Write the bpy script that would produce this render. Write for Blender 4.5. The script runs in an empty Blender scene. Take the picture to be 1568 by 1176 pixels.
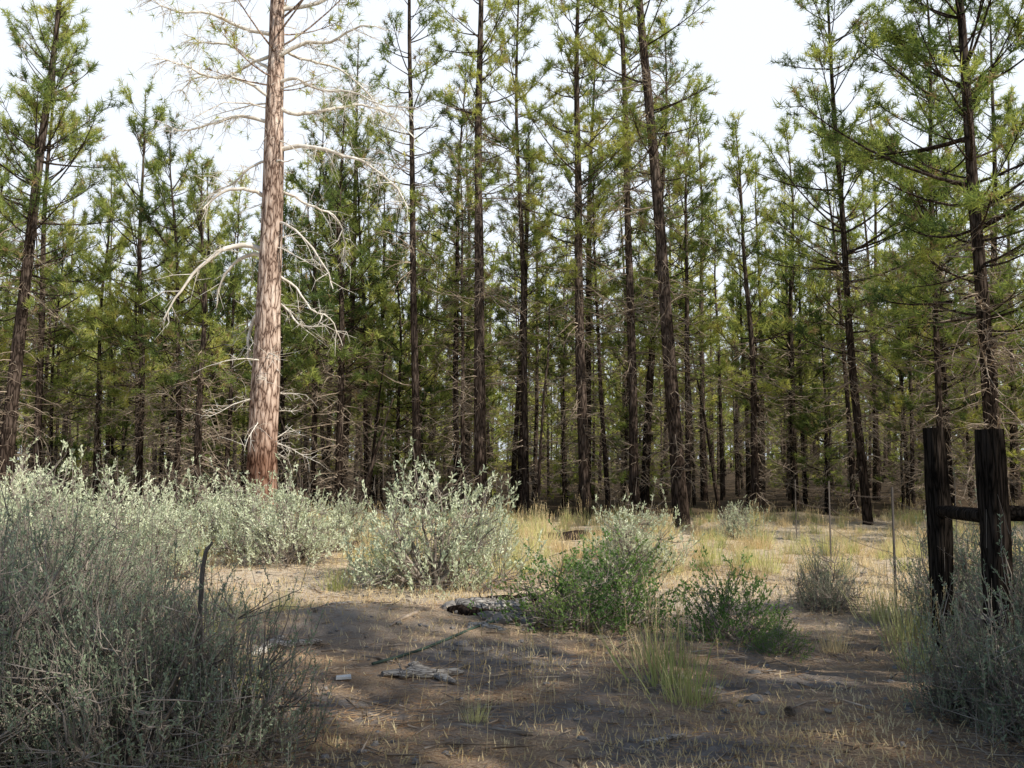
import bpy, math, random
import numpy as np
from mathutils import Vector
rng=np.random.default_rng(7); random.seed(7)
scene=bpy.context.scene
# ---------------------------------------------------------------- helpers
def ground_h(x,y):
    x=np.asarray(x,float); y=np.asarray(y,float)
    h=0.06*np.sin(x*0.55+1.3)*np.sin(y*0.42+0.4)+0.035*np.sin(x*1.3+y*0.9)+0.02*np.sin(x*2.7-y*2.1+1)
    h=h+0.16*np.exp(-(((x+1.4)/1.3)**2+((y-9.0)/0.7)**2))
    h=h+0.12*np.exp(-(((x-0.6)/1.0)**2+((y-9.6)/0.5)**2))
    return h
def gh(x,y): return float(ground_h(x,y))
class MB:
    def __init__(s): s.v=[];s.n=0;s.f=[]
    def add(s,V,F,mat=0,smooth=False):
        V=np.asarray(V,np.float32).reshape(-1,3);F=np.asarray(F,np.int32)
        s.v.append(V);s.f.append((F+s.n,mat,smooth));s.n+=len(V)
    def compact(s):
        V=np.concatenate(s.v);g={}
        for F,m,b in s.f: g.setdefault((F.shape[1],m,b),[]).append(F)
        return V,[(np.concatenate(v),k[1],k[2]) for k,v in g.items()]
    def mesh(s,name,mats):
        me=bpy.data.meshes.new(name)
        V=np.concatenate(s.v)
        me.vertices.add(len(V));me.vertices.foreach_set('co',V.ravel())
        lv=np.concatenate([f.ravel() for f,_,_ in s.f])
        tot=np.concatenate([np.full(len(f),f.shape[1],np.int32) for f,_,_ in s.f])
        mi=np.concatenate([np.full(len(f),m,np.int32) for f,m,_ in s.f])
        sm=np.concatenate([np.full(len(f),b,bool) for f,_,b in s.f])
        me.loops.add(len(lv));me.loops.foreach_set('vertex_index',lv)
        me.polygons.add(len(tot))
        st=np.concatenate([[0],np.cumsum(tot)[:-1]]).astype(np.int32)
        me.polygons.foreach_set('loop_start',st)
        me.polygons.foreach_set('material_index',mi);me.polygons.foreach_set('use_smooth',sm)
        for m in mats: me.materials.append(m)
        me.update(calc_edges=True)
        return me
    def tube(s,P,R,sides=6,mat=0,cap=True,rough=0.0):
        P=np.asarray(P,float);R=np.asarray(R,float);k=len(P)
        T=np.gradient(P,axis=0);T/=np.linalg.norm(T,axis=1)[:,None]+1e-9
        ref=np.array([0,0,1.]) if abs(T[:,2]).mean()<0.8 else np.array([1.,0,0])
        A=np.cross(T,ref);A/=np.linalg.norm(A,axis=1)[:,None]+1e-9
        B=np.cross(T,A)
        a=np.arange(sides)*2*np.pi/sides
        rr=R[:,None]*(1+(rough*rng.standard_normal((k,sides)) if rough else 0))
        V=P[:,None,:]+rr[:,:,None]*(np.cos(a)[None,:,None]*A[:,None,:]+np.sin(a)[None,:,None]*B[:,None,:])
        i=np.arange(k-1)[:,None]*sides;j=np.arange(sides)[None,:];j2=(j+1)%sides
        F=np.stack([i+j,i+j2,i+sides+j2,i+sides+j],-1).reshape(-1,4)
        s.add(V.reshape(-1,3),F,mat,True)
        if cap:
            for e in (0,k-1):
                ring=V[e];c=P[e][None]
                F=np.stack([np.full(sides,sides),np.arange(sides),(np.arange(sides)+1)%sides],-1)
                s.add(np.concatenate([ring,c]),F,mat,False)
    def sticks(s,A,B,ra,rb,mat=0):
        A=np.asarray(A,float);B=np.asarray(B,float);n=len(A)
        if n==0:return
        T=B-A;T/=np.linalg.norm(T,axis=1)[:,None]+1e-9
        r=rng.standard_normal((n,3));U=np.cross(T,r);U/=np.linalg.norm(U,axis=1)[:,None]+1e-9
        W=np.cross(T,U);V=[]
        ra=np.broadcast_to(ra,(n,));rb=np.broadcast_to(rb,(n,))
        for Q,rad in ((A,ra),(B,rb)):
            for q in range(3):
                an=q*2*np.pi/3
                V.append(Q+rad[:,None]*(math.cos(an)*U+math.sin(an)*W))
        V=np.stack(V,1).reshape(-1,3)
        b=np.arange(n)[:,None,None]*6
        F=(b+np.array([[0,1,4,3],[1,2,5,4],[2,0,3,5]])[None]).reshape(-1,4)
        s.add(V,F,mat,True)
    def needles(s,P,D,L,W,mat=1):
        n=len(P);r=rng.standard_normal((n,3));U=np.cross(D,r);U/=np.linalg.norm(U,axis=1)[:,None]+1e-9
        L=np.broadcast_to(L,(n,))[:,None];W=np.broadcast_to(W,(n,))[:,None]
        V=np.stack([P-U*W/2,P+U*W/2,P+D*L],1).reshape(-1,3)
        s.add(V,np.arange(3*n).reshape(-1,3),mat,False)
    def leaves(s,P,D,L,W,mat=1,fold=0.0):
        n=len(P);r=rng.standard_normal((n,3));U=np.cross(D,r);U/=np.linalg.norm(U,axis=1)[:,None]+1e-9
        L=np.broadcast_to(L,(n,))[:,None];W=np.broadcast_to(W,(n,))[:,None]
        V=np.stack([P,P+D*L*.6-U*W/2,P+D*L,P+D*L*.6+U*W/2],1).reshape(-1,3)
        s.add(V,np.arange(4*n).reshape(-1,4),mat,False)
def unit(a): return a/(np.linalg.norm(a,axis=-1,keepdims=True)+1e-9)
def link(name,me,loc=(0,0,0),rotz=0,scale=1,parent=None):
    o=bpy.data.objects.new(name,me);o.location=loc;o.rotation_euler=(0,0,rotz)
    o.scale=(scale,)*3 if np.isscalar(scale) else scale
    scene.collection.objects.link(o)
    if parent:o.parent=parent
    return o
# ---------------------------------------------------------------- materials
def newmat(name):
    m=bpy.data.materials.new(name);m.use_nodes=True
    nt=m.node_tree;nt.nodes.clear();return m,nt
def N(nt,t,**kw):
    n=nt.nodes.new(t)
    for k,v in kw.items(): setattr(n,k,v)
    return n
def ramp(nt,stops):
    r=N(nt,'ShaderNodeValToRGB');e=r.color_ramp.elements
    while len(e)<len(stops): e.new(0.5)
    for i,(p,c) in enumerate(stops): e[i].position=p;e[i].color=(*c,1)
    return r
def leafmat(name,stops,scale,trans=0.35,obj_w=0.35,rough_gloss=0.0,tint=(1,1,1)):
    m,nt=newmat(name);L=nt.links.new
    g=N(nt,'ShaderNodeNewGeometry');nz=N(nt,'ShaderNodeTexNoise');nz.inputs['Scale'].default_value=scale;nz.inputs['Detail'].default_value=1
    L(g.outputs['Position'],nz.inputs['Vector'])
    oi=N(nt,'ShaderNodeObjectInfo')
    mx=N(nt,'ShaderNodeMath',operation='MULTIPLY_ADD');mx.inputs[1].default_value=obj_w;
    mr=N(nt,'ShaderNodeMapRange');mr.inputs[1].default_value=0.3;mr.inputs[2].default_value=0.7;mr.inputs[3].default_value=0;mr.inputs[4].default_value=1-obj_w
    L(nz.outputs['Fac'],mr.inputs[0]);L(oi.outputs['Random'],mx.inputs[0]);L(mr.outputs[0],mx.inputs[2])
    ri=N(nt,'ShaderNodeMath',operation='MULTIPLY_ADD');ri.inputs[1].default_value=0.3
    sub=N(nt,'ShaderNodeMath',operation='SUBTRACT');sub.inputs[1].default_value=0.15
    L(g.outputs['Random Per Island'],ri.inputs[0]);L(mx.outputs[0],ri.inputs[2]);L(ri.outputs[0],sub.inputs[0])
    r=ramp(nt,stops);L(sub.outputs[0],r.inputs[0])
    d=N(nt,'ShaderNodeBsdfDiffuse');t=N(nt,'ShaderNodeBsdfTranslucent')
    L(r.outputs[0],d.inputs[0])
    tm=N(nt,'ShaderNodeMixRGB',blend_type='MULTIPLY');tm.inputs[0].default_value=1;tm.inputs[2].default_value=(*tint,1)
    L(r.outputs[0],tm.inputs[1]);L(tm.outputs[0],t.inputs[0])
    ms=N(nt,'ShaderNodeMixShader');ms.inputs[0].default_value=trans;L(d.outputs[0],ms.inputs[1]);L(t.outputs[0],ms.inputs[2])
    o=N(nt,'ShaderNodeOutputMaterial');L(ms.outputs[0],o.inputs[0]);return m
def barkmat(name,dark,mid,light,sc=(7,7,1.3),bump=0.6,objvar=0.5,basetone=None,basez=(3.5,7)):
    m,nt=newmat(name);L=nt.links.new
    tc=N(nt,'ShaderNodeTexCoord');mp=N(nt,'ShaderNodeMapping');mp.inputs['Scale'].default_value=sc
    L(tc.outputs['Object'],mp.inputs[0])
    v=N(nt,'ShaderNodeTexVoronoi',feature='DISTANCE_TO_EDGE');v.inputs['Scale'].default_value=2.0
    n1=N(nt,'ShaderNodeTexNoise');n1.inputs['Scale'].default_value=3;n1.inputs['Detail'].default_value=6
    L(mp.outputs[0],n1.inputs['Vector'])
    ad=N(nt,'ShaderNodeMixRGB',blend_type='ADD');ad.inputs[0].default_value=0.6
    L(mp.outputs[0],ad.inputs[1]);L(n1.outputs['Color'],ad.inputs[2]);L(ad.outputs[0],v.inputs['Vector'])
    n2=N(nt,'ShaderNodeTexNoise');n2.inputs['Scale'].default_value=0.9;n2.inputs['Detail'].default_value=4;L(tc.outputs['Object'],n2.inputs['Vector'])
    r1=ramp(nt,[(0.0,dark),(0.12,mid),(0.5,light)]);L(v.outputs['Distance'],r1.inputs[0])
    hs=N(nt,'ShaderNodeMixRGB',blend_type='MULTIPLY');hs.inputs[0].default_value=0.7
    r2=ramp(nt,[(0.3,(.5,.45,.42)),(0.7,(1.1,1.08,1.05))]);L(n2.outputs['Fac'],r2.inputs[0])
    L(r1.outputs[0],hs.inputs[1]);L(r2.outputs[0],hs.inputs[2])
    src=hs.outputs[0]
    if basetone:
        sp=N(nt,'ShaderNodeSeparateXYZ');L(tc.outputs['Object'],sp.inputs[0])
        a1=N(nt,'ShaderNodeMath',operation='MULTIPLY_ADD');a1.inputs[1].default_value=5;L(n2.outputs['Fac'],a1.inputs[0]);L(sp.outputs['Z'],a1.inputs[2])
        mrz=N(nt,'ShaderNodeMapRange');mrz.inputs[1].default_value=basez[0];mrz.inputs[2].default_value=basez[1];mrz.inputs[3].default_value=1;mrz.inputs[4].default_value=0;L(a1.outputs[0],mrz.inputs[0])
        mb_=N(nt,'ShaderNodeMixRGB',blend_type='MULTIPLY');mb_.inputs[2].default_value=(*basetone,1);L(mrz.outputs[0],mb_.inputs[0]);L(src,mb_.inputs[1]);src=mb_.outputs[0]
    oi=N(nt,'ShaderNodeObjectInfo');mr=N(nt,'ShaderNodeMapRange');mr.inputs[3].default_value=1-objvar;mr.inputs[4].default_value=1.05
    L(oi.outputs['Random'],mr.inputs[0])
    h2=N(nt,'ShaderNodeVectorMath',operation='SCALE');L(src,h2.inputs[0]);L(mr.outputs[0],h2.inputs['Scale'])
    b=N(nt,'ShaderNodeBsdfDiffuse')
    L(h2.outputs[0],b.inputs['Color'])
    bp=N(nt,'ShaderNodeBump');bp.inputs['Strength'].default_value=bump;bp.inputs['Distance'].default_value=0.03
    mm=N(nt,'ShaderNodeMath',operation='MULTIPLY_ADD');mm.inputs[1].default_value=0.5;L(n1.outputs['Fac'],mm.inputs[0]);L(v.outputs['Distance'],mm.inputs[2])
    L(mm.outputs[0],bp.inputs['Height']);L(bp.outputs[0],b.inputs['Normal'])
    o=N(nt,'ShaderNodeOutputMaterial');L(b.outputs[0],o.inputs[0]);return m
def twigmat(name,a,b_):
    m,nt=newmat(name);L=nt.links.new
    g=N(nt,'ShaderNodeNewGeometry');nz=N(nt,'ShaderNodeTexNoise');nz.inputs['Scale'].default_value=5;L(g.outputs['Position'],nz.inputs['Vector'])
    r=ramp(nt,[(.35,a),(.65,b_)]);L(nz.outputs['Fac'],r.inputs[0]);d=N(nt,'ShaderNodeBsdfDiffuse');L(r.outputs[0],d.inputs[0])
    o=N(nt,'ShaderNodeOutputMaterial');L(d.outputs[0],o.inputs[0]);return m
M_bark=barkmat('pine_bark',(.024,.019,.016),(.12,.092,.075),(.27,.215,.18),basetone=(.55,.53,.52),basez=(3,9))  # basetone darkens lower trunks, painting in shade of the forest interior
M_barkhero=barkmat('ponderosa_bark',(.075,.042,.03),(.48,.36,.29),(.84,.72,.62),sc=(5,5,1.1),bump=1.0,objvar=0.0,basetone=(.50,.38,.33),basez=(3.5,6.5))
M_twig=twigmat('dead_twig',(.19,.145,.105),(.48,.39,.30))
M_twighero=twigmat('pale_branch',(.60,.54,.46),(.86,.81,.72))  # dead branches of the big pine, paler than dead twigs elsewhere
M_needle=leafmat('pine_needles',[(0.0,(.07,.115,.055)),(0.3,(.18,.25,.085)),(0.6,(.44,.50,.15)),(1,(.74,.70,.25))],0.7,0.47,0.4,0,(1.2,1.15,.75))
M_dryneedle=leafmat('dry_needles',[(0,(.32,.22,.11)),(1,(.54,.42,.22))],2,0.3,0.3)
M_sagelit=leafmat('sage_leaves_sunlit',[(0.0,(.40,.45,.32)),(0.45,(.64,.69,.48)),(1,(.86,.88,.68))],1.5,0.25,0.3,0,(1,1.05,.85))  # sage in the clearing, lightened so its colour carries the sun
M_sageshade=leafmat('sage_leaves_shaded',[(0.0,(.18,.225,.145)),(0.45,(.30,.355,.235)),(1,(.48,.53,.37))],1.8,0.25,0.3,0,(1,1.05,.85))  # same sage, darker copy: foreground shade put into the leaf colour
M_sagestem=twigmat('sage_stem',(.15,.125,.105),(.42,.36,.30))
M_bitter=leafmat('bitterbrush_leaves',[(0.0,(.08,.16,.055)),(0.5,(.17,.28,.09)),(1,(.36,.45,.16))],2,0.35,0.2,0,(1.1,1.3,.6))
M_straw=leafmat('dry_grass_blades',[(0,(.56,.42,.22)),(0.5,(.76,.61,.35)),(1,(.9,.79,.52))],1.2,0.3,0.2)
M_ggrass=leafmat('green_grass_blades',[(0,(.32,.37,.13)),(0.5,(.58,.59,.24)),(1,(.84,.76,.4))],1.2,0.35,0.2)
M_post=barkmat('weathered_post',(.008,.007,.006),(.04,.032,.026),(.08,.065,.055),sc=(14,14,1.2),bump=0.8,objvar=.1)
M_oldwood=barkmat('grey_dead_wood',(.12,.10,.085),(.50,.47,.42),(.82,.78,.70),sc=(4,16,16),bump=0.6,objvar=.2)
def plainmat(name,c,rough=.6,metal=0):
    m,nt=newmat(name);b=N(nt,'ShaderNodeBsdfPrincipled');nz=N(nt,'ShaderNodeTexNoise');nz.inputs['Scale'].default_value=14
    r=ramp(nt,[(0.3,tuple(x*.6 for x in c)),(0.7,c)]);nt.links.new(nz.outputs['Fac'],r.inputs[0]);nt.links.new(r.outputs[0],b.inputs['Base Color'])
    b.inputs['Roughness'].default_value=rough;b.inputs['Metallic'].default_value=metal
    o=N(nt,'ShaderNodeOutputMaterial');nt.links.new(b.outputs[0],o.inputs[0]);return m
M_wire=plainmat('rusty_wire',(.22,.17,.14),.6,.6)
M_steel=plainmat('tpost_steel',(.12,.10,.085),.8,.0)
M_green=plainmat('green_rubber',(.05,.085,.06),.7,.0)
M_rock=plainmat('basalt_rock',(.26,.235,.21),.9)
M_cone=plainmat('pine_cone_scales',(.2,.15,.11),.9)
# ground
def groundmat():
    m,nt=newmat('forest_floor');L=nt.links.new
    g=N(nt,'ShaderNodeNewGeometry')
    def nz(s,d=5,r=.55):
        n=N(nt,'ShaderNodeTexNoise');n.inputs['Scale'].default_value=s;n.inputs['Detail'].default_value=d;n.inputs['Roughness'].default_value=r
        L(g.outputs['Position'],n.inputs['Vector']);return n
    a=nz(0.75,5);b_=nz(9,8,.7);c=nz(60,4,.7)
    dirt_shaded=ramp(nt,[(0.3,(.15,.128,.11)),(0.7,(.38,.33,.285))]);L(b_.outputs['Fac'],dirt_shaded.inputs[0])  # bare dirt, darkened so foreground shade is in its colour
    lit=ramp(nt,[(0.3,(.23,.14,.085)),(0.5,(.46,.32,.20)),(0.75,(.70,.53,.35))]);L(c.outputs['Fac'],lit.inputs[0])
    am=ramp(nt,[(0.42,(0,0,0)),(0.58,(.9,.9,.9))]);L(a.outputs['Fac'],am.inputs[0])
    mx=N(nt,'ShaderNodeMixRGB');L(am.outputs[0],mx.inputs[0]);L(dirt_shaded.outputs[0],mx.inputs[1]);L(lit.outputs[0],mx.inputs[2])
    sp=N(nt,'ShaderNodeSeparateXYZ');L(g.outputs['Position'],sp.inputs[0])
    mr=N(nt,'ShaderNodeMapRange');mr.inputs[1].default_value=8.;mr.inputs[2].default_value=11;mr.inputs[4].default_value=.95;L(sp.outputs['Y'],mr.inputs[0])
    straw_sunlit=ramp(nt,[(0.3,(.64,.48,.32)),(0.7,(.9,.78,.60))]);L(c.outputs['Fac'],straw_sunlit.inputs[0])  # straw ground, lightened so the clearing's sunlight is in its colour
    m3=N(nt,'ShaderNodeMixRGB');L(mr.outputs[0],m3.inputs[0]);L(mx.outputs[0],m3.inputs[1]);L(straw_sunlit.outputs[0],m3.inputs[2])
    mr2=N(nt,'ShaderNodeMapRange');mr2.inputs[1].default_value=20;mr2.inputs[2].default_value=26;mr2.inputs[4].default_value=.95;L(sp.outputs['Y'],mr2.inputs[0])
    duff_shaded=ramp(nt,[(0.3,(.06,.042,.028)),(0.7,(.15,.105,.07))]);L(b_.outputs['Fac'],duff_shaded.inputs[0])  # needle duff, darkened to paint shade under the far trees
    m4=N(nt,'ShaderNodeMixRGB');L(mr2.outputs[0],m4.inputs[0]);L(m3.outputs[0],m4.inputs[1]);L(duff_shaded.outputs[0],m4.inputs[2])
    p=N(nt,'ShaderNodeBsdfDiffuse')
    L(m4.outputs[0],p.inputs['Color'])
    bp=N(nt,'ShaderNodeBump');bp.inputs['Strength'].default_value=.9;bp.inputs['Distance'].default_value=.03
    ad=N(nt,'ShaderNodeMath',operation='ADD');L(b_.outputs['Fac'],ad.inputs[0]);L(c.outputs['Fac'],ad.inputs[1]);L(ad.outputs[0],bp.inputs['Height']);L(bp.outputs[0],p.inputs['Normal'])
    o=N(nt,'ShaderNodeOutputMaterial');L(p.outputs[0],o.inputs[0]);return m
M_ground=groundmat()
def axis(fine0,fine1,step,far):
    a=list(np.arange(fine0,fine1,step));s=step;x=fine1
    while x<far: a.append(x);s*=1.25;x+=s
    a.append(far);s=step;x=fine0-step
    while x>-far: a.insert(0,x);s*=1.25;x-=s
    a.insert(0,-far);return np.array(a)
xs=axis(-14,14,.14,600);ys=axis(-2,26,.14,600)
X,Y=np.meshgrid(xs,ys);Z=ground_h(X,Y)
near=(np.abs(X)<16)&(Y<28)&(Y>-4);Z=Z+near*rng.normal(0,.007,X.shape)
mb=MB();nx=len(xs);ny=len(ys)
i=np.arange(ny-1)[:,None]*nx;j=np.arange(nx-1)[None]
mb.add(np.stack([X,Y,Z],-1).reshape(-1,3),np.stack([i+j,i+j+1,i+nx+j+1,i+nx+j],-1).reshape(-1,4),0,True)
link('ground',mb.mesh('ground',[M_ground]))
# ---------------------------------------------------------------- pines
def pine_mesh(name,seed,H,r0,cb,R,dens=1.0,dead=40,lean=(0,0),needle=.21,nper=14,hero=False,custom=None,deadlen=1.8,dryfrac=.06,sub=1.0,wob=.14,nw=.019,lod=False,tw=1.0,raw=False):
    global rng
    rng=np.random.default_rng(seed);m=MB()
    K=18 if not lod else 8;tz=np.linspace(0,1,K);ph=rng.uniform(0,6,4)
    cx=lean[0]*tz+wob*np.sin(tz*5+ph[0])*tz+.4*wob*np.sin(tz*13+ph[1])*tz;cy=lean[1]*tz+wob*np.sin(tz*4+ph[2])*tz
    P=np.stack([cx,cy,tz*H-.15],1)
    Rr=r0*(1-tz)**.8*.93+r0*.05+r0*.2*np.exp(-tz*H/.35);Rr[-1]=.012
    m.tube(P,Rr,14 if hero else (5 if lod else 8),0,rough=.05 if hero else .03)
    def at(t): return np.array([np.interp(t,tz,P[:,q]) for q in range(3)])
    def rad(t): return np.interp(t,tz,Rr)
    TP=[];TD=[];SA=[];SB=[];SR=[];SR2=[]
    z=cb*H
    while z<H*.985:
        s=(z/H-cb)/(1-cb);nb=rng.integers(3,6) if s<.9 else 3;nb=max(1,int(round(nb*dens*rng.uniform(.4,1.25))))
        for _ in range(nb):
            t=min(.995,(z+rng.uniform(-.12,.12))/H);az=rng.uniform(0,2*np.pi)
            Ln=R*((1-s)**.7*.95+.12)*rng.uniform(.4,1.25)*min(1,.5+s*2.5)
            el=math.radians(4+52*s+rng.uniform(-20,20))
            d=np.array([math.cos(az)*math.cos(el),math.sin(az)*math.cos(el),math.sin(el)])
            p0=at(t);side=np.array([-math.sin(az),math.cos(az),0])
            u=np.linspace(0,1,6 if not lod else 4);cv=rng.uniform(.1,.5);sw=rng.uniform(-.25,.25)
            B=p0+d*(Ln*u)[:,None]+np.array([0,0,1])*(Ln*cv*u**2-.1*Ln*u)[:,None]+side*(Ln*sw*u**1.5)[:,None]
            r1=min(rad(t)*.4,.008+.009*Ln)
            m.tube(B,r1*(1-.8*u)+.003,4 if not lod else 3,0,cap=False)
            ns=int((2+Ln*4.2)*sub)
            for k in range(ns):
                uu=rng.uniform(.25,1)**.6
                q=np.array([np.interp(uu,u,B[:,c]) for c in range(3)])
                sg=rng.choice([-1,1]);dd=d*.6+side*sg*rng.uniform(.1,1)+np.array([0,0,rng.uniform(-.2,1.1)]);dd/=np.linalg.norm(dd)
                l=Ln*.25*(1.25-uu)+rng.uniform(.08,.32)
                e=q+dd*l;SA.append(q);SB.append(e);SR.append(.008);SR2.append(.004)
                nt_=max(1,int(l/.2))
                for w in range(nt_+1):
                    f=1-w/(nt_+1)*.6
                    TP.append(q+dd*l*f+rng.normal(0,.02,3));TD.append(dd*.7+np.array([0,0,.5]))
            TP.append(B[-1]);TD.append(d+np.array([0,0,.7]))
        z+=rng.uniform(.28,.6)
    for w in range(6): TP.append(at(1-w*.012));TD.append([0,0,1])
    TP=np.array(TP);TD=unit(np.array(TD));n=len(TP)
    dry=rng.random(n)<dryfrac
    for msk,mi in ((~dry,1),(dry,3)):
        tp=TP[msk];td=TD[msk]
        if len(tp)==0: continue
        rp=np.repeat(tp,nper,0);rd=np.repeat(td,nper,0)
        D=unit(rd*.5+unit(rng.standard_normal(rp.shape))*.85)
        rp=rp+unit(rd)*rng.uniform(-.06,.06,(len(rp),1))
        m.needles(rp,D,needle*rng.uniform(.6,1.2,len(rp)),nw,mi)
    for k in range(dead):
        t=rng.uniform(.06,min(cb+.15,.85));az=rng.uniform(0,2*np.pi);el=math.radians(rng.uniform(-30,30))
        Ln=deadlen*rng.uniform(.25,1)*(.5+.5*min(1,t/cb))
        d=np.array([math.cos(az)*math.cos(el),math.sin(az)*math.cos(el),math.sin(el)]);side=np.array([-math.sin(az),math.cos(az),0])
        p=at(t);dd=d.copy();pts=[p];ng=4 if not lod else 2
        for w in range(ng):
            dd=dd+rng.normal(0,.16,3)+np.array([0,0,-.1]);dd/=np.linalg.norm(dd);pts.append(pts[-1]+dd*Ln/ng)
        pts=np.array(pts);m.tube(pts,np.linspace(.014*math.sqrt(Ln)+.003,.003,ng+1),3 if not hero else 4,2,cap=False)
        for w in range(int((2+Ln*6)*tw*(.5 if lod else 1))):
            a=rng.integers(0,ng);f=rng.random();q=pts[a]*(1-f)+pts[a+1]*f
            e=unit(d*.6+side*rng.choice([-1,1])*rng.uniform(.3,1)+rng.normal(0,.35,3))*rng.uniform(.15,.65)*min(1,Ln)
            mid=q+e*.5+rng.normal(0,.04,3)
            k3=.008 if lod else .006
            m.sticks([q,mid],[mid,q+e+np.array([0,0,rng.uniform(-.15,.05)])],np.array([k3,.0045]),np.array([.0045,.0025]),2)
    if custom: custom(m,at,rad)
    m.sticks(np.array(SA),np.array(SB),np.array(SR),np.array(SR2),0)
    if raw: return m.compact()
    return m.mesh(name,[M_barkhero if hero else M_bark,M_needle,M_twighero if hero else M_twig,M_dryneedle])

def hero_branches(m,at,rad):
    H=19.
    L=[ (5.05,[(0,0),(-.28,.12),(-.42,-.1),(-.5,-.55),(-.42,-1.0),(-.3,-1.15)],.2,.06),
     (6.6,[(0,0),(-.55,.2),(-1.1,.05),(-1.55,-.45),(-2.0,-1.05),(-2.3,-1.6)],-.4,.07),
     (6.5,[(0,0),(-.5,.15),(-.95,-.1),(-1.3,-.6),(-1.45,-1.1)],.6,.055),
     (7.9,[(0,0),(-.4,.12),(-.9,.1),(-1.3,-.15),(-1.45,-.4)],-.5,.055),
     (9.6,[(0,0),(-.7,.25),(-1.4,.2),(-2.2,-.05),(-2.6,.1)],.3,.045),
     (10.2,[(0,0),(-.8,.5),(-1.5,.45),(-2.1,.75),(-2.6,.7)],-.6,.04),
     (10.9,[(0,0),(-.6,.4),(-1.3,.9),(-1.9,.9),(-2.4,1.2)],.6,.04),
     (9.0,[(0,0),(.7,.1),(1.4,-.1),(2.2,-.35),(2.9,-.9),(3.2,-1.5)],-.4,.055),
     (10.0,[(0,0),(.6,-.15),(1.3,.1),(2.0,.3),(2.7,.0),(3.2,-.5)],.5,.05),
     (8.1,[(0,0),(.4,-.1),(.9,-.4),(1.4,-.5),(1.6,-1.1),(1.5,-1.6)],.7,.035),
     (7.2,[(0,0),(.3,.1),(.8,-.3),(1.3,-.9),(1.6,-1.6)],-.8,.035),
     (6.2,[(0,0),(.5,-.3),(.9,-.9),(1.4,-1.1),(1.6,-1.7)],.5,.03),
     (5.6,[(0,0),(.3,-.2),(.7,-.7),(1.2,-.8),(1.3,-.5)],-.3,.028),
     (11.2,[(0,0),(.7,.4),(1.3,.3),(2.0,.6),(2.6,.5)],-.5,.05),
     (11.8,[(0,0),(-.7,.1),(-1.5,.5),(-2.3,.4),(-3,.8)],-.3,.05),
     (12.4,[(0,0),(.8,.2),(1.7,.7),(2.5,.6),(3.1,1.0)],.3,.05),
     (8.8,[(0,0),(-.5,-.1),(-1.0,-.5),(-1.5,-.55),(-1.9,-.9)],.6,.03),
     (10.6,[(0,0),(.5,.1),(1.1,-.25),(1.9,-.3),(2.6,-.8),(3.4,-.9)],-.7,.04),
     (11.5,[(0,0),(.6,-.2),(1.4,-.3),(2.1,-.9),(2.5,-1.5)],.7,.035),
     (11.3,[(0,0),(-.6,-.1),(-1.2,-.4),(-2.0,-.4),(-2.4,-.8)],.4,.035),
     (4.6,[(0,0),(.12,.05),(.3,.03)],.1,.03),(5.6,[(0,0),(.15,.03),(.34,.0)],.0,.025),(6.9,[(0,0),(-.2,.03),(-.4,-.1)],.0,.025),(3.9,[(0,0),(.2,0),(.35,-.05)],-.2,.02),(8.6,[(0,0),(.2,.1),(.55,.1)],-.3,.03),
    ]
    for hz,pts,yd,r in L:
        p0=at(hz/H);a=np.array([[x,0,z] for x,z in pts],float)
        n=len(a);u=np.linspace(0,1,n*3);aa=np.stack([np.interp(u,np.linspace(0,1,n),a[:,c]) for c in range(3)],1)
        aa[1:-1]=(aa[:-2]+aa[1:-1]*2+aa[2:])/4
        aa[:,1]+=yd*u+.08*np.sin(u*7+hz);aa[1:]+=rng.normal(0,.012,(len(aa)-1,3))
        B=p0+aa;m.tube(B,r*(1-.85*u)+.004,6,2)
        Ln=np.abs(a).max()
        if Ln>.6:
            for w in range(int(Ln*17 if hz>8 else Ln*7)):
                k=rng.integers(len(B)//4,len(B)-1);q=B[k];T=unit(B[k+1]-B[k]);e=unit(T*.5+rng.normal(0,.55,3)+np.array([0,0,-.2]))*rng.uniform(.15,.85)
                m1=q+e*.5+rng.normal(0,.05,3);m2=q+e+rng.normal(0,.06,3)+np.array([0,0,-.08])
                m.sticks([q,m1],[m1,m2],np.array([.010,.007]),np.array([.007,.003]),2)
                for _ in range(2):
                    m3=m1+unit(rng.normal(0,1,3)+np.array([0,0,-.3]))*rng.uniform(.15,.4);m.sticks([m1],[m3],.005,.002,2)
                if hz>9.5 and rng.random()<.3:
                    D=unit(e+rng.normal(0,.7,(14,3)));m.needles(np.repeat(m2[None],14,0),D,.18,.014,1)

protos=[];pfar=[];pff=[]
specs=[ (15,.13,.33,1.7,.9,75),(13,.10,.32,1.5,.9,70),(17,.15,.42,1.7,.8,80),(11.5,.09,.25,1.5,1.,55),
 (14,.11,.48,1.4,.75,80),(16,.16,.28,2.0,.9,70),(9.5,.08,.15,1.5,1.1,40),(12,.08,.5,1.1,.7,70)]
for k,(H,r0,cb,R,de,dd) in enumerate(specs):
    protos.append((pine_mesh('pine_tree_mesh_%d'%k,100+k,H,r0,cb,R,de,dd),H,r0))
fs=[(15,.13,.25,1.8,.8,45),(13,.09,.22,1.6,.8,45),(16,.13,.4,1.6,.7,50),(11,.09,.12,1.7,.9,25),(12,.08,.4,1.3,.7,50),(7,.06,.06,1.4,.9,12),(14,.07,.45,1.1,.6,50)]
for k,(H,r0,cb,R,de,dd) in enumerate(fs):
    pfar.append((pine_mesh('',150+k,H,r0,cb,R,de,dd,nper=8,nw=.034,needle=.24,sub=.6,lod=True,raw=True),H))
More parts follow.
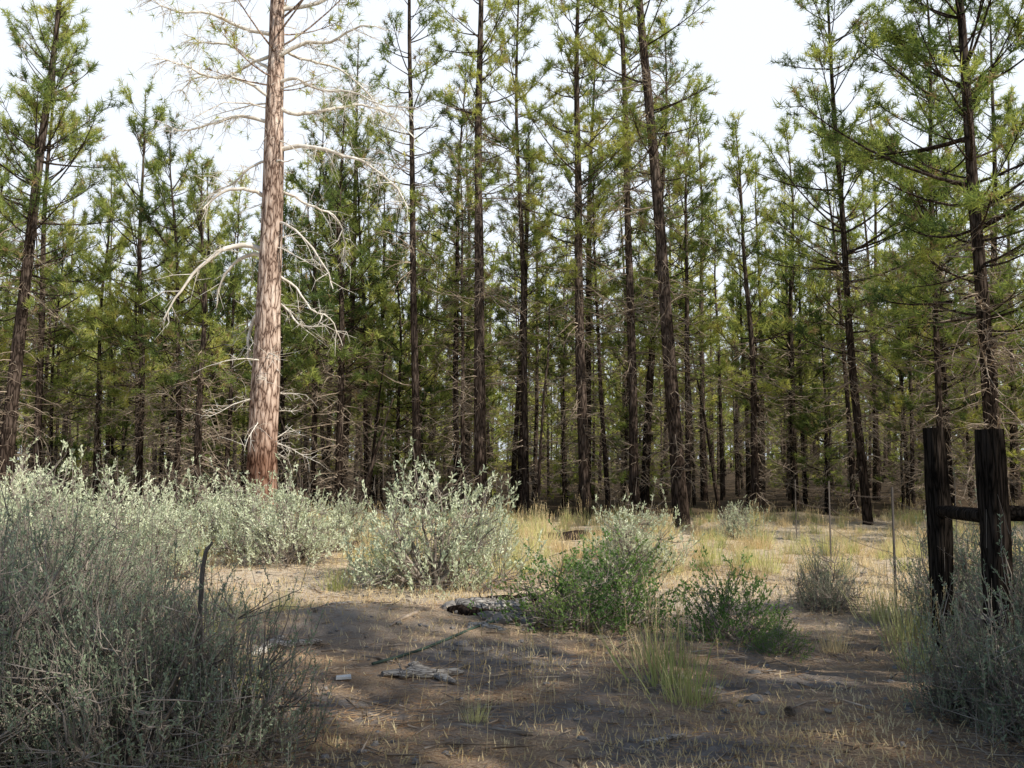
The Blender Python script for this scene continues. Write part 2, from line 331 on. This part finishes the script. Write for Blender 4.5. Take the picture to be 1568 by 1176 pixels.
for k,(H,r0,cb,R,de,dd) in enumerate([(14,.2,.1,2.3,.7,10),(12,.16,.04,2.4,.7,8),(16,.2,.2,2.3,.6,14)]):
    pff.append((pine_mesh('',190+k,H,r0,cb,R,de,dd,nper=5,nw=.10,needle=.4,sub=.35,lod=True,raw=True),H))
M_hero=pine_mesh('ponderosa_mesh',11,19,.365,.55,2.8,.45,34,lean=(.25,0),hero=True,custom=hero_branches,deadlen=2.4,dryfrac=.3,sub=.7,wob=.06,tw=1.6)
placed=[]
def put(name,mesh,x,y,rot=None,s=1,tilt=(0,0),parent=None):
    o=link(name,mesh,(x,y,gh(x,y)-.05),rng.uniform(0,6.28) if rot is None else rot,s,parent)
    o.rotation_euler=(tilt[0],tilt[1],o.rotation_euler[2]);placed.append((x,y));return o
put('ponderosa_pine',M_hero,-5.66,20,rot=0)
f=1350.
def big(name,seed,u,d,w,H,cb,R,dens=1.,dead=80,lean=0.,**k):
    me=pine_mesh(name+'_mesh%d'%seed,seed,H,w*d/f/2*.95,cb,R,dens,int(dead*1.4),lean=(lean,0),**k)
    put(name,me,(u-784)/f*d,d,rot=0)
big('pine_tree',21,8,23,26,17,.34,2.4,1.1,60,lean=.9)
big('pine_tree',22,640,23.5,15,19,.42,1.6,.75,60,lean=-.35)
big('pine_tree',23,738,23,22,19,.44,1.9,.9,80,lean=-.25)
big('pine_tree',24,1042,21.5,26,21,.42,2.0,.8,90,lean=-1.2)
big('pine_tree',25,970,24,17,20,.40,1.8,.9,80,lean=-.2)
big('pine_tree',26,895,24,20,18,.36,2.0,1.0,80,lean=-.2)
big('pine_tree',27,1325,22,16,16,.28,2.5,1.1,60,lean=-.9)
big('pine_tree',28,1525,16.5,28,16,.26,3.0,1.3,70,lean=-.6,sub=1.2)
big('pine_tree',29,1155,25,14,11.5,.3,1.7,1.,55,lean=-.2)
big('pine_tree',30,805,25,12,18,.43,1.5,.8,70,lean=-.2)
big('pine_tree',31,306,22.5,15,9.5,.35,1.5,.9,55,lean=-.1)
big('pine_tree',32,215,25,14,12.5,.28,2.0,1.1,55,lean=-.1)
big('pine_tree',33,150,27,10,11,.3,1.5,.9,50)
big('pine_tree',34,275,24,12,11,.33,1.7,1.,50,lean=-.3)
big('pine_tree',35,482,25,11,12,.3,1.6,1.,60)
big('pine_tree',36,520,24,14,12,.26,1.8,1.1,60)
big('pine_tree',37,1215,28,13,12.5,.28,1.8,1.,60)
big('pine_tree',38,700,26,12,14,.3,1.5,.9,60)
big('pine_tree',39,60,25,14,15,.28,2.1,1.1,50,lean=-.1)
big('pine_tree',40,1440,20,13,15,.28,2.2,1.1,60)
def ok(x,y,dm):
    return all((x-a)**2+(y-b)**2>dm*dm for a,b in placed)
S2=np.array([.83,-.558]);Nn=np.array([.558,.83])
rng=np.random.default_rng(5)
cnt=0
for _ in range(9000):
    y=24.5+rng.random()*5;x=rng.uniform(-1,1)*(.62*y+3);u=784+x/y*f
    if not ok(x,y,1.5): continue
    k=int(rng.integers(len(protos)));me,H,r0=protos[k];s=rng.uniform(.7,1.12)
    if u<420: s=min(s,11.5/H*rng.uniform(.75,1.05))
    if 560<u<630 or 680<u<720: s=min(s,12/H)
    if 1080<u<1260: s=min(s,11/H*rng.uniform(.75,1.1))
    put('pine_tree',me,x,y,s=(s,s,s*rng.uniform(.9,1.1)),tilt=(rng.normal(0,.03),rng.normal(0,.03)))
    cnt+=1
    if cnt>55:break
def bake(fm,raw,x,y,s):
    V,G=raw;a=rng.uniform(0,6.28);c,sn=math.cos(a),math.sin(a);tx,ty=rng.normal(0,.025,2)
    W=np.stack([V[:,0]*c-V[:,1]*sn+tx*V[:,2],V[:,0]*sn+V[:,1]*c+ty*V[:,2],V[:,2]],1)*s+np.array([x,y,gh(x,y)])
    b=fm.n;fm.v.append(W.astype(np.float32));fm.n+=len(W)
    for F,m_,sm in G: fm.f.append((F+b,m_,sm))
TM=[M_bark,M_needle,M_twig,M_dryneedle]
fm=MB();cnt=0
for _ in range(14000):
    y=27.5+rng.random()*32;x=rng.uniform(-1,1)*(.62*y+4);u=784+x/y*f
    if not ok(x,y,1.6 if y<40 else 2.0): continue
    raw,H=pfar[int(rng.integers(len(pfar)))];s=rng.uniform(.72,1.08)
    if u<420 or 1080<u<1260: s=min(s,12.5/H)
    bake(fm,raw,x,y,s);placed.append((x,y));cnt+=1
    if cnt>260:break
print('mid',cnt);cnt=0
for _ in range(12000):
    y=58+rng.random()**.8*85;x=rng.uniform(-1,1)*(.62*y+6)
    if not ok(x,y,2.6): continue
    raw,H=pff[int(rng.integers(len(pff)))];bake(fm,raw,x,y,rng.uniform(.8,1.2) if cnt%3 else rng.uniform(.35,.6));placed.append((x,y));cnt+=1
    if cnt>430:break
print('far',cnt,fm.n)
link('distant_forest',fm.mesh('distant_forest',TM))
# groves to the right of and behind the viewpoint
fm=MB();cnt=[0,0]
for _ in range(20000):
    t=rng.uniform(6,34);g=0 if rng.random()<.6 else 1
    c=rng.uniform(-5,6.4) if g==0 else rng.uniform(19,30)
    x=c*Nn[0]+t*S2[0];y=c*Nn[1]+t*S2[1]
    if x<.62*y+3.5 or math.hypot(x,y)<6: continue
    if g==0 and c>5.2 and rng.random()<.5: continue
    if cnt[g]>=(74,34)[g]: continue
    if not ok(x,y,1.9): continue
    raw,H=pfar[(0,0,1,2,3,3,5)[int(rng.integers(7))]];bake(fm,raw,x,y,rng.uniform(.95,1.3));placed.append((x,y));cnt[g]+=1
for c,t,k,s in ((9.5,8.5,6,.95),(11.9,11.5,4,1.0),(8.2,10,3,1.0)):
    bake(fm,pfar[k][0],c*Nn[0]+t*S2[0],c*Nn[1]+t*S2[1],s)
print('side',cnt)
link('pine_grove',fm.mesh('pine_grove',TM));del fm
# ---------------------------------------------------------------- shrubs
def dome(n,rx,ry,h,seed,shell=.6):
    r=np.random.default_rng(seed)
    az=r.uniform(0,2*np.pi,n);e=np.arcsin(r.uniform(0.0,1,n))
    k=r.uniform(shell,1,n)**.7
    ph=r.uniform(0,6,3)
    mod=1+.2*np.sin(az*3+ph[0])+.14*np.sin(az*5+e*4+ph[1])+.12*np.sin(e*9+az*2+ph[2])
    k=k*mod
    return np.stack([np.cos(az)*np.cos(e)*rx*k,np.sin(az)*np.cos(e)*ry*k,.08+np.sin(e)*(h-.08)*k],1)
def shrub_mesh(name,seed,rx,ry,h,shoots=500,lps=16,leafL=.032,leafW=.009,mats=None,upright=.8,stems=26,shootL=(.12,.3),shell=.45,stalks=0,spread=.55):
    global rng
    rng=np.random.default_rng(seed);m=MB()
    ends=dome(stems,rx*.72,ry*.72,h*.72,seed+1,.5)
    lines=[]
    for e in ends:
        base=np.array([rng.normal(0,.06),rng.normal(0,.06),-.03])
        u=np.linspace(0,1,7)
        c1=base+(e-base)*.45+np.array([0,0,-.05*h])+np.array([e[0],e[1],0])*.18+rng.normal(0,.05*h,3)
        Bz=(1-u)[:,None]**2*base+2*(u*(1-u))[:,None]*c1+(u**2)[:,None]*e
        Bz[1:-1]+=rng.normal(0,.012,(5,3))
        m.tube(Bz,np.linspace(.02*h+.004,.005,7)*rng.uniform(.6,1.2),5,0,cap=False);lines.append(Bz)
    nodes=np.concatenate([l[2:] for l in lines])
    tips=dome(shoots,rx,ry,h,seed+2,shell)
    A=[];Bq=[];LP=[];LD=[]
    for p in tips:
        outward=np.array([p[0],p[1],0]);outward=outward/(np.linalg.norm(outward)+1e-6)
        d=unit(np.array([0,0,upright])+outward*spread*rng.uniform(.2,1)+rng.normal(0,.22,3))
        l=rng.uniform(*shootL)*(1.5 if rng.random()<.1 else 1)
        q=p-d*l*.8
        dist=((nodes-q)**2).sum(1)+np.maximum(0,nodes[:,2]-q[2])*2
        nd=nodes[dist.argmin()]
        mid=(q+nd)/2+rng.normal(0,.02,3)+np.array([0,0,-.02])
        A+= [nd,mid,q];Bq+=[mid,q,q+d*l]
        t=rng.uniform(.0,1,lps)**.8
        LP.append(q+d*(l*t)[:,None]);LD.append(unit(d*rng.uniform(.6,1.2)+rng.normal(0,.45,(lps,3))))
    n=len(tips)
    m.sticks(np.array(A),np.array(Bq),np.tile([.006,.004,.003],n),np.tile([.004,.003,.0015],n),0)
    LP=np.concatenate(LP);LD=np.concatenate(LD)
    m.leaves(LP,LD,leafL*rng.uniform(.6,1.25,len(LP)),leafW*rng.uniform(.7,1.2,len(LP)),1)
    if stalks:
        p=dome(stalks,rx*.9,ry*.9,h*.95,seed+5,.8);d=unit(np.array([0,0,1.])+rng.normal(0,.12,(stalks,3)));l=rng.uniform(.12,.3,stalks)[:,None]
        m.sticks(p,p+d*l,.0025,.001,0)
    k=stems*5;pp=nodes[rng.integers(0,len(nodes),k)];dd=unit(rng.normal(0,1,(k,3))+pp*.8);m.sticks(pp,pp+dd*rng.uniform(.1,.35,(k,1))*h,.004,.0015,0)
    return m.mesh(name,mats or [M_sagestem,M_sagelit])
def P(u,d): return ((u-784)/f*d,d)
def sh(name,me,u,d,s=1,rot=None,zs=1):
    x,y=P(u,d)
    return link(name,me,(x,y,gh(x,y)),rng.uniform(0,6.28) if rot is None else rot,(s,s,s*zs))
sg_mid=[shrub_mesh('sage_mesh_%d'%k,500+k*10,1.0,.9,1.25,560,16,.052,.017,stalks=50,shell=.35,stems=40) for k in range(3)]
sg_near=[shrub_mesh('sage_near_mesh_%d'%k,600+k*10,.85,.8,1.2,760,18,.03,.0095,mats=[M_sagestem,M_sageshade],stalks=90,shell=.22,stems=60,shootL=(.12,.32),upright=1.1) for k in range(3)]
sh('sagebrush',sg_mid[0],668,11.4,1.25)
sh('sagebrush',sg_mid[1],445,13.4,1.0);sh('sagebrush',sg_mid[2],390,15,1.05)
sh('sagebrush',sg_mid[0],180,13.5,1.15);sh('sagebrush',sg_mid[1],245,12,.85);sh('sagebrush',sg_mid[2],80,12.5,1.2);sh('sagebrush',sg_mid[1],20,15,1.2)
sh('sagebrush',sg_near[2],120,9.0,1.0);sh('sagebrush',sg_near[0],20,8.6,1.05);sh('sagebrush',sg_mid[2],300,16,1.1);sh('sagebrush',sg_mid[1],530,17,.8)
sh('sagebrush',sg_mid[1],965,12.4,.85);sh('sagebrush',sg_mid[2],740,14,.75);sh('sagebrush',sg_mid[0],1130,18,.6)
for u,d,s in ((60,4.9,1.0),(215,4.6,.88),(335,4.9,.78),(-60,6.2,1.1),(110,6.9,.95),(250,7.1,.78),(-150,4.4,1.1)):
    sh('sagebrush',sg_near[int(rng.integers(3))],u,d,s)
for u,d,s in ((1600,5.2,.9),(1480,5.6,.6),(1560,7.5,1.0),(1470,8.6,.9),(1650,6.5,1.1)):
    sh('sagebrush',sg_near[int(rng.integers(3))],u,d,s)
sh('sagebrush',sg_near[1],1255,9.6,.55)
bb=[shrub_mesh('bitterbrush_mesh_%d'%k,700+k*10,.85,.7,.85,330,15,.038,.022,mats=[M_sagestem,M_bitter],upright=.7,stems=24,shell=.4,spread=1.0,shootL=(.15,.45)) for k in range(2)]
sh('bitterbrush',bb[0],865,8.7,.9);sh('bitterbrush',bb[1],945,9.1,1.0);sh('bitterbrush',bb[1],1110,8.2,.7,zs=1.25);sh('bitterbrush',bb[0],1185,7.7,.36)
# ---------------------------------------------------------------- grass
def blades(m,b,d,L,w,bend,mat):
    n=len(b);U=np.cross(d,rng.standard_normal((n,3)));U=unit(U);bd=unit(np.cross(U,d))*rng.uniform(0,bend,n)[:,None]
    L=np.broadcast_to(L,(n,))[:,None]
    p1=b+d*L*.5+bd*L*.15;p2=b+d*L*.95+bd*L*.7
    V=np.stack([b-U*w/2,b+U*w/2,p1+U*w*.4,p1-U*w*.4,p2],1).reshape(-1,3)
    i=np.arange(n)[:,None]*5
    m.add(V,(i+np.array([[0,1,2,3]])).reshape(-1,4),mat,False)
    m.add(V,(i+np.array([[3,2,4]])).reshape(-1,3),mat,False)
def clump_mesh(name,seed,n,h,r,w,mat,heads=0,bend=.35):
    global rng
    rng=np.random.default_rng(seed);m=MB()
    b=np.stack([rng.normal(0,r,n),rng.normal(0,r,n),np.full(n,-.02)],1)
    d=unit(np.stack([b[:,0]*2.2+rng.normal(0,.16,n),b[:,1]*2.2+rng.normal(0,.16,n),np.ones(n)],1))
    blades(m,b,d,h*rng.uniform(.45,1.1,n),w,bend,0)
    if heads:
        b=np.stack([rng.normal(0,r,heads),rng.normal(0,r,heads),np.zeros(heads)],1);d=unit(np.stack([rng.normal(0,.13,heads),rng.normal(0,.13,heads),np.ones(heads)],1))
        l=h*rng.uniform(1.0,1.5,heads)[:,None];m.sticks(b,b+d*l,.0018,.001,1)
        for k in range(heads):
            t=rng.uniform(.8,1,14)[:,None];m.leaves(b[k]+d[k]*l[k]*t,unit(d[k]+rng.normal(0,.3,(14,3))),.025,.006,1)
    return m.mesh(name,[mat,M_straw])
cg=[clump_mesh('green_bunch_mesh_%d'%k,800+k,90,.5,.09,.008,M_ggrass,10) for k in range(3)]
cs=[clump_mesh('straw_bunch_mesh_%d'%k,820+k,80,.36,.08,.007,M_straw,7) for k in range(3)]
bg=bpy.data.objects.new('bunchgrass',None);scene.collection.objects.link(bg)
def gput(me,x,y,s): link('tuft',me,(x,y,gh(x,y)),rng.uniform(0,6.28),s,bg)
for u,d,s in ((1268,7.9,.75),(1020,6.4,1.2),(985,6.9,1.0),(1050,6.0,.8),(1010,13.5,1.1),(730,5.6,.35),(520,11,.8),(440,9.5,.6),(1375,8.2,1.1),(1400,7,1.0),(1345,9,1.0),(340,8.3,.9),(375,7.0,.8),(390,6.2,.6)):
    x,y=P(u,d);gput((cg if rng.random()<.6 else cs)[int(rng.integers(3))],x,y,s)
for _ in range(440):
    y=rng.uniform(12,24);u=rng.uniform(560,1560);x=(u-784)/f*y
    gput((cg if rng.random()<.45 else cs)[int(rng.integers(3))],x,y,rng.uniform(.4,1.1))
for _ in range(160):
    y=rng.uniform(13,24);u=rng.uniform(0,600);x=(u-784)/f*y
    gput((cg if rng.random()<.4 else cs)[int(rng.integers(3))],x,y,rng.uniform(.5,1.0))
rng=np.random.default_rng(31)
def scatter(n,y0,y1,pw=1.0):
    y=y0+(y1-y0)*rng.random(n)**pw;x=rng.uniform(-.68,.68,n)*y;return x,y
def patch(x,y): return .5+.5*np.sin(x*1.1+2*np.sin(y*.7)+1)*np.sin(y*1.3+1.7*np.sin(x*.6))
m=MB();x,y=scatter(160000,4,24,1.2);k=rng.random(len(x))<patch(x,y)**1.3*np.where(y<9.5,.4,.85)+.05;x=x[k];y=y[k]
b=np.stack([x,y,ground_h(x,y)-.005],1);d=unit(np.stack([rng.normal(0,.45,len(x)),rng.normal(0,.45,len(x)),np.ones(len(x))],1))
blades(m,b,d,rng.uniform(.03,.13,len(x))*np.where(y<9.5,.7,1.1),.008,.5,0)
link('dry_grass',m.mesh('dry_grass',[M_straw]))
m=MB();n=60;ux=rng.normal(860,110,n);yy=rng.uniform(5.0,7.4,n);xx=(ux-784)/f*yy
b=np.stack([xx,yy,ground_h(xx,yy)],1);d=unit(np.stack([rng.normal(0,.1,n),rng.normal(0,.1,n),np.ones(n)],1));l=rng.uniform(.2,.5,n)[:,None]
m.sticks(b,b+d*l,.0018,.0012,0)
for q in range(n):
    t=rng.uniform(.78,1,16)[:,None];m.leaves(b[q]+d[q]*l[q]*t,unit(d[q]+rng.normal(0,.25,(16,3))),.02,.006,0)
link('seed_stalks',m.mesh('seed_stalks',[M_straw]))
m=MB();n=100000;x,y=scatter(n,3.6,16,1.5);k=rng.random(n)<.2+.75*patch(x*.8+3,y*.9);x=x[k];y=y[k];n=len(x)
b=np.stack([x,y,ground_h(x,y)+rng.uniform(.004,.02,n)],1);a=rng.uniform(0,6.28,n)
m.needles(b,np.stack([np.cos(a),np.sin(a),rng.normal(0,.12,n)],1),rng.uniform(.06,.16,n),.004,0)
n=2200;x,y=scatter(n,3.8,18,1.3);a=rng.uniform(0,6.28,n);b=np.stack([x,y,ground_h(x,y)+.012],1);dd=np.stack([np.cos(a),np.sin(a),rng.normal(0,.1,n)],1)*rng.uniform(.06,.4,(n,1))
m.sticks(b,b+dd,rng.uniform(.003,.009,n),.002,1)
link('pine_litter',m.mesh('pine_litter',[leafmat('litter_needles',[(0,(.2,.12,.065)),(.5,(.44,.28,.16)),(1,(.66,.48,.3))],3,.1,.1),M_twig]))
def blob(m,c,r,mat=0,flat=.6):
    import bmesh
    bm=bmesh.new();bmesh.ops.create_icosphere(bm,subdivisions=2,radius=1)
    V=np.array([v.co[:] for v in bm.verts]);F=np.array([[v.index for v in q.verts] for q in bm.faces]);bm.free()
    V=V*(1+.18*rng.standard_normal((len(V),1)));V=V*np.array([r*rng.uniform(.8,1.4),r*rng.uniform(.7,1.1),r*flat])
    a=rng.uniform(0,6.28);R=np.array([[math.cos(a),-math.sin(a),0],[math.sin(a),math.cos(a),0],[0,0,1]])
    m.add(V@R.T+np.array(c),F,mat,False)
m=MB();x,y=scatter(800,3.9,13,1.2)
for q in range(len(x)):
    r=rng.uniform(.008,.03) if q>30 else rng.uniform(.03,.06);blob(m,(x[q],y[q],gh(x[q],y[q])+r*.2),r)
for _ in range(16):
    xx,yy=P(rng.uniform(690,810),rng.uniform(8.6,9.8));r=rng.uniform(.04,.11);blob(m,(xx,yy,gh(xx,yy)+r*.2),r)
link('pebbles',m.mesh('pebbles',[M_rock]))
def cone(u,d):
    m=MB();n=90;t=np.linspace(0,1,n);a=t*n*2.4;r=.035*np.sin(np.pi*(.12+.83*t));c=np.stack([np.zeros(n),np.zeros(n),t*.09],1)
    D=unit(np.stack([np.cos(a),np.sin(a),np.full(n,.35)],1));m.leaves(c,D,r+.01,.022,0);m.tube([[0,0,0],[0,0,.045],[0,0,.09]],[.012,.018,.006],6,0)
    x,y=P(u,d);o=link('pine_cone',m.mesh('pine_cone',[M_cone]),(x,y,gh(x,y)+.03));o.rotation_euler=(1.4,.2,rng.uniform(0,6));o.scale=(.8,.8,.8)
for u,d in ((1205,5.5),(470,5.9)): cone(u,d)
def log(name,u0,d0,u1,d1,r,mat=M_oldwood,flat=1,jag=.12,lift=.4):
    m=MB();x0,y0=P(u0,d0);x1,y1=P(u1,d1);k=10;t=np.linspace(0,1,k)
    x=x0+(x1-x0)*t+rng.normal(0,r*.25,k);y=y0+(y1-y0)*t+rng.normal(0,r*.25,k)
    c=np.array([x.mean(),y.mean(),gh(x.mean(),y.mean())])
    z=ground_h(x,y)+r*lift*flat
    rr=r*(1-.45*np.abs(t-.4))*rng.uniform(.85,1.1,k);rr[0]*=.6;rr[-1]*=.45
    Pp=np.stack([x,y,z],1)-c;m.tube(Pp*np.array([1,1,1/flat]),rr,9,0,rough=jag)
    for q in range(3):
        kk=rng.integers(2,8);p=Pp[kk]*np.array([1,1,1/flat]);m.sticks([p],[p+unit(rng.normal(0,1,3)+np.array([0,0,.8]))*r*rng.uniform(1.2,2.6)],r*.2,r*.08,0)
    o=link(name,m.mesh(name,[mat]),tuple(c));o.scale=(1,1,flat);return o
log('fallen_log',598,6.9,712,7.0,.07,flat=.55,lift=.6);log('fallen_log',635,7.2,700,6.7,.05,flat=.6,lift=.8)
log('fallen_log',405,7.9,500,8.1,.06,flat=.6,lift=.8);log('fallen_log',395,7.6,440,8.2,.055,flat=.6,lift=.8)
log('fallen_log',700,9.3,800,9.1,.09);log('fallen_log',745,9.9,830,9.5,.08,mat=M_bark);log('fallen_log',690,9.0,770,8.8,.06,mat=M_bark)
log('fallen_log',720,9.7,760,10.3,.07,mat=M_bark);log('fallen_log',775,9.3,835,9.9,.05);log('fallen_log',715,8.5,775,8.35,.045,flat=.6)
log('fallen_branch',600,8.5,660,9.1,.02,mat=M_twig);log('fallen_branch',560,7.6,610,7.3,.015,mat=M_twig)
log('fallen_branch',700,5.55,815,5.35,.012,mat=M_twig);log('fallen_branch',500,9.2,560,9.4,.02)
log('fallen_branch',975,5.2,1040,5.35,.018);log('fallen_branch',860,5.0,900,4.8,.012,mat=M_twig)
log('dead_log',470,15.5,640,17,.13,mat=M_bark);log('dead_log',820,17.5,960,18.3,.12,mat=M_bark)
m=MB();x0,y0=P(575,7.2);x1,y1=P(770,8.7);t=np.linspace(0,1,24);hx=x0+(x1-x0)*t+.02*np.sin(t*6);hy=y0+(y1-y0)*t;m.tube(np.stack([hx,hy,ground_h(hx,hy)+.02],1),[.012]*24,6,0)
link('green_garden_hose',m.mesh('green_garden_hose',[M_green]))
m=MB();m.add([[-.06,-.035,0],[.055,-.04,0],[.06,.03,.004],[-.05,.035,0],[-.058,-.033,.018],[.053,-.038,.016],[.058,.028,.02],[-.048,.033,.016]],[[0,3,2,1],[4,5,6,7],[0,1,5,4],[1,2,6,5],[2,3,7,6],[3,0,4,7]])
x,y=P(532,6.75);link('wood_chip',m.mesh('wood_chip',[plainmat('pale_chip',(.85,.84,.8),.7)]),(x,y,gh(x,y)+.015),.3)
m=MB();m.tube([[0,0,0],[.0,0,.4],[-.02,0,.8],[-.015,.01,1.05],[.005,0,1.15],[.04,0,1.2]],[.018,.016,.014,.013,.012,.006],7,0)
x,y=P(320,4.95);link('dead_stick',m.mesh('dead_stick',[plainmat('stick_bark',(.16,.135,.115),.9)]),(x,y,gh(x,y)-.05))
for u0,d0,u1,h in ((250,25,305,6),(480,23.5,415,3.),(545,23,600,3.2),(820,24,845,6),(560,24,585,4.5),(1100,26,1065,5)):
    x,y=P(u0,d0);x2=(u1-784)/f*d0;m=MB();t=np.linspace(0,1,8)
    m.tube(np.stack([(x2-x)*t+rng.normal(0,.02,8),.4*t,h*t],1),.06*(1-.7*t),6,0)
    link('leaning_snag',m.mesh('leaning_snag',[M_bark]),(x,y,gh(x,y)))
# ---------------------------------------------------------------- fence
fence=bpy.data.objects.new('wire_fence',None);scene.collection.objects.link(fence)
def post(x,y,h,r,nm):
    m=MB();t=np.linspace(0,1,9);rr=r*(1+.06*np.sin(t*7+x));m.tube(np.stack([.02*np.sin(t*4),.015*np.sin(t*5),t*h],1),rr,12,0,rough=.05)
    return link(nm,m.mesh(nm,[M_post]),(x,y,gh(x,y)-.02),0,1,fence)
A=(3.38,6.25);B=(3.66,7.65)
post(*A,1.88,.1,'corner_post');post(*B,1.92,.092,'brace_post')
m=MB();a=np.array([A[0],A[1]+.09,1.22]);b=np.array([B[0],B[1]-.08,1.18]);t=np.linspace(0,1,6)[:,None];m.tube(a+(b-a)*t,[.055]*6,9,0,rough=.06);link('brace_rail',m.mesh('brace_rail',[M_post]),parent=fence)
m=MB();a=np.array([A[0]+.09,A[1],1.25]);b=np.array([A[0]+1.9,A[1]-.3,1.2]);m.tube(a+(b-a)*t,[.055]*6,9,0,rough=.06);link('side_rail',m.mesh('side_rail',[M_post]),parent=fence)
post(A[0]+1.98,A[1]-.31,1.8,.095,'side_post')
dirv=(np.array(B)-np.array(A))/np.linalg.norm(np.array(B)-np.array(A))
tps=[np.array(B)+dirv*q for q in (1.7,6.0,10.4)]
for p in tps:
    m=MB();w=.009;hh=1.3
    V=[[-w,-.004,0],[w,-.004,0],[w,.004,0],[-w,.004,0],[-w,-.004,hh],[w,-.004,hh],[w,.004,hh],[-w,.004,hh]];F=[[4,5,6,7],[0,1,5,4],[1,2,6,5],[2,3,7,6],[3,0,4,7]]
    m.add(V,F);V=[[-.003,.0045,0],[.003,.0045,0],[.003,.022,0],[-.003,.022,0],[-.003,.0045,hh-.005],[.003,.0045,hh-.005],[.003,.022,hh-.005],[-.003,.022,hh-.005]];m.add(V,F)
    link('t_post',m.mesh('t_post',[M_steel]),(p[0],p[1],gh(*p)),.2,1,fence)
m=MB();seq=[np.array(A),np.array(B)]+tps
for hz in (.35,.62,.9,1.2):
    for p,q in zip(seq[:-1],seq[1:]):
        a=np.array([p[0]-.03,p[1],gh(*p)+hz]);b=np.array([q[0]-.03,q[1],gh(*q)+hz]);t=np.linspace(0,1,9);L_=a+(b-a)*t[:,None];L_[:,2]-=.05*4*t*(1-t)
        m.tube(L_,[.002]*9,4,0,cap=False)
        for s_ in np.arange(.06,1,.12/np.linalg.norm(b-a)):
            c=a+(b-a)*s_;c[2]-=.2*s_*(1-s_);m.sticks([c-[.012,0,.012],c-[-.012,0,.012]],[c+[.012,0,.012],c+[-.012,0,.012]],.001,.001,0)
link('barbed_wire',m.mesh('barbed_wire',[M_wire]),parent=fence)
# ---------------------------------------------------------------- light
el=math.radians(36)
S=Vector((S2[0]*math.cos(el),S2[1]*math.cos(el),math.sin(el)))
ld=bpy.data.lights.new('sun','SUN');ld.energy=5;ld.angle=math.radians(.5);ld.color=(1,.95,.86)
lo=bpy.data.objects.new('sun',ld);lo.rotation_euler=S.to_track_quat('Z','Y').to_euler();scene.collection.objects.link(lo)
w=bpy.data.worlds.new('World');scene.world=w;w.use_nodes=True;nt=w.node_tree;L=nt.links.new
bgn=nt.nodes['Background'];sk=nt.nodes.new('ShaderNodeTexSky');sk.sky_type='NISHITA';sk.sun_disc=False
sk.sun_elevation=el;sk.sun_rotation=math.atan2(S2[0],S2[1]);sk.dust_density=1
# bright haze bank, added low over the forest to whiten the sky ahead
tc=nt.nodes.new('ShaderNodeTexCoord');sp=nt.nodes.new('ShaderNodeSeparateXYZ');L(tc.outputs['Generated'],sp.inputs[0])
def mrange(sock,a,b,c,d):
    m_=nt.nodes.new('ShaderNodeMapRange');m_.interpolation_type='SMOOTHSTEP'
    for q,v in zip((1,2,3,4),(a,b,c,d)): m_.inputs[q].default_value=v
    L(sock,m_.inputs[0]);return m_.outputs[0]
e1=mrange(sp.outputs['Z'],.46,.75,1,0);e2=mrange(sp.outputs['Y'],.35,.75,0.05,1)
mu=nt.nodes.new('ShaderNodeMath');mu.operation='MULTIPLY';L(e1,mu.inputs[0]);L(e2,mu.inputs[1])
mx=nt.nodes.new('ShaderNodeMixRGB');L(mu.outputs[0],mx.inputs[0]);L(sk.outputs[0],mx.inputs[1]);mx.inputs[2].default_value=(6.6,7.1,7.8,1)
L(mx.outputs[0],bgn.inputs[0]);bgn.inputs[1].default_value=.15
cam=bpy.data.cameras.new('camera');co=bpy.data.objects.new('camera',cam);scene.collection.objects.link(co)
cam.sensor_width=36;cam.lens=36*1350/1568;cam.clip_end=2000;cam.clip_start=.05
co.location=(0,0,gh(0,0)+1.6);co.rotation_euler=(math.radians(90+4.75),0,0);scene.camera=co
scene.view_settings.view_transform='Standard';scene.view_settings.look='None';scene.view_settings.exposure=0
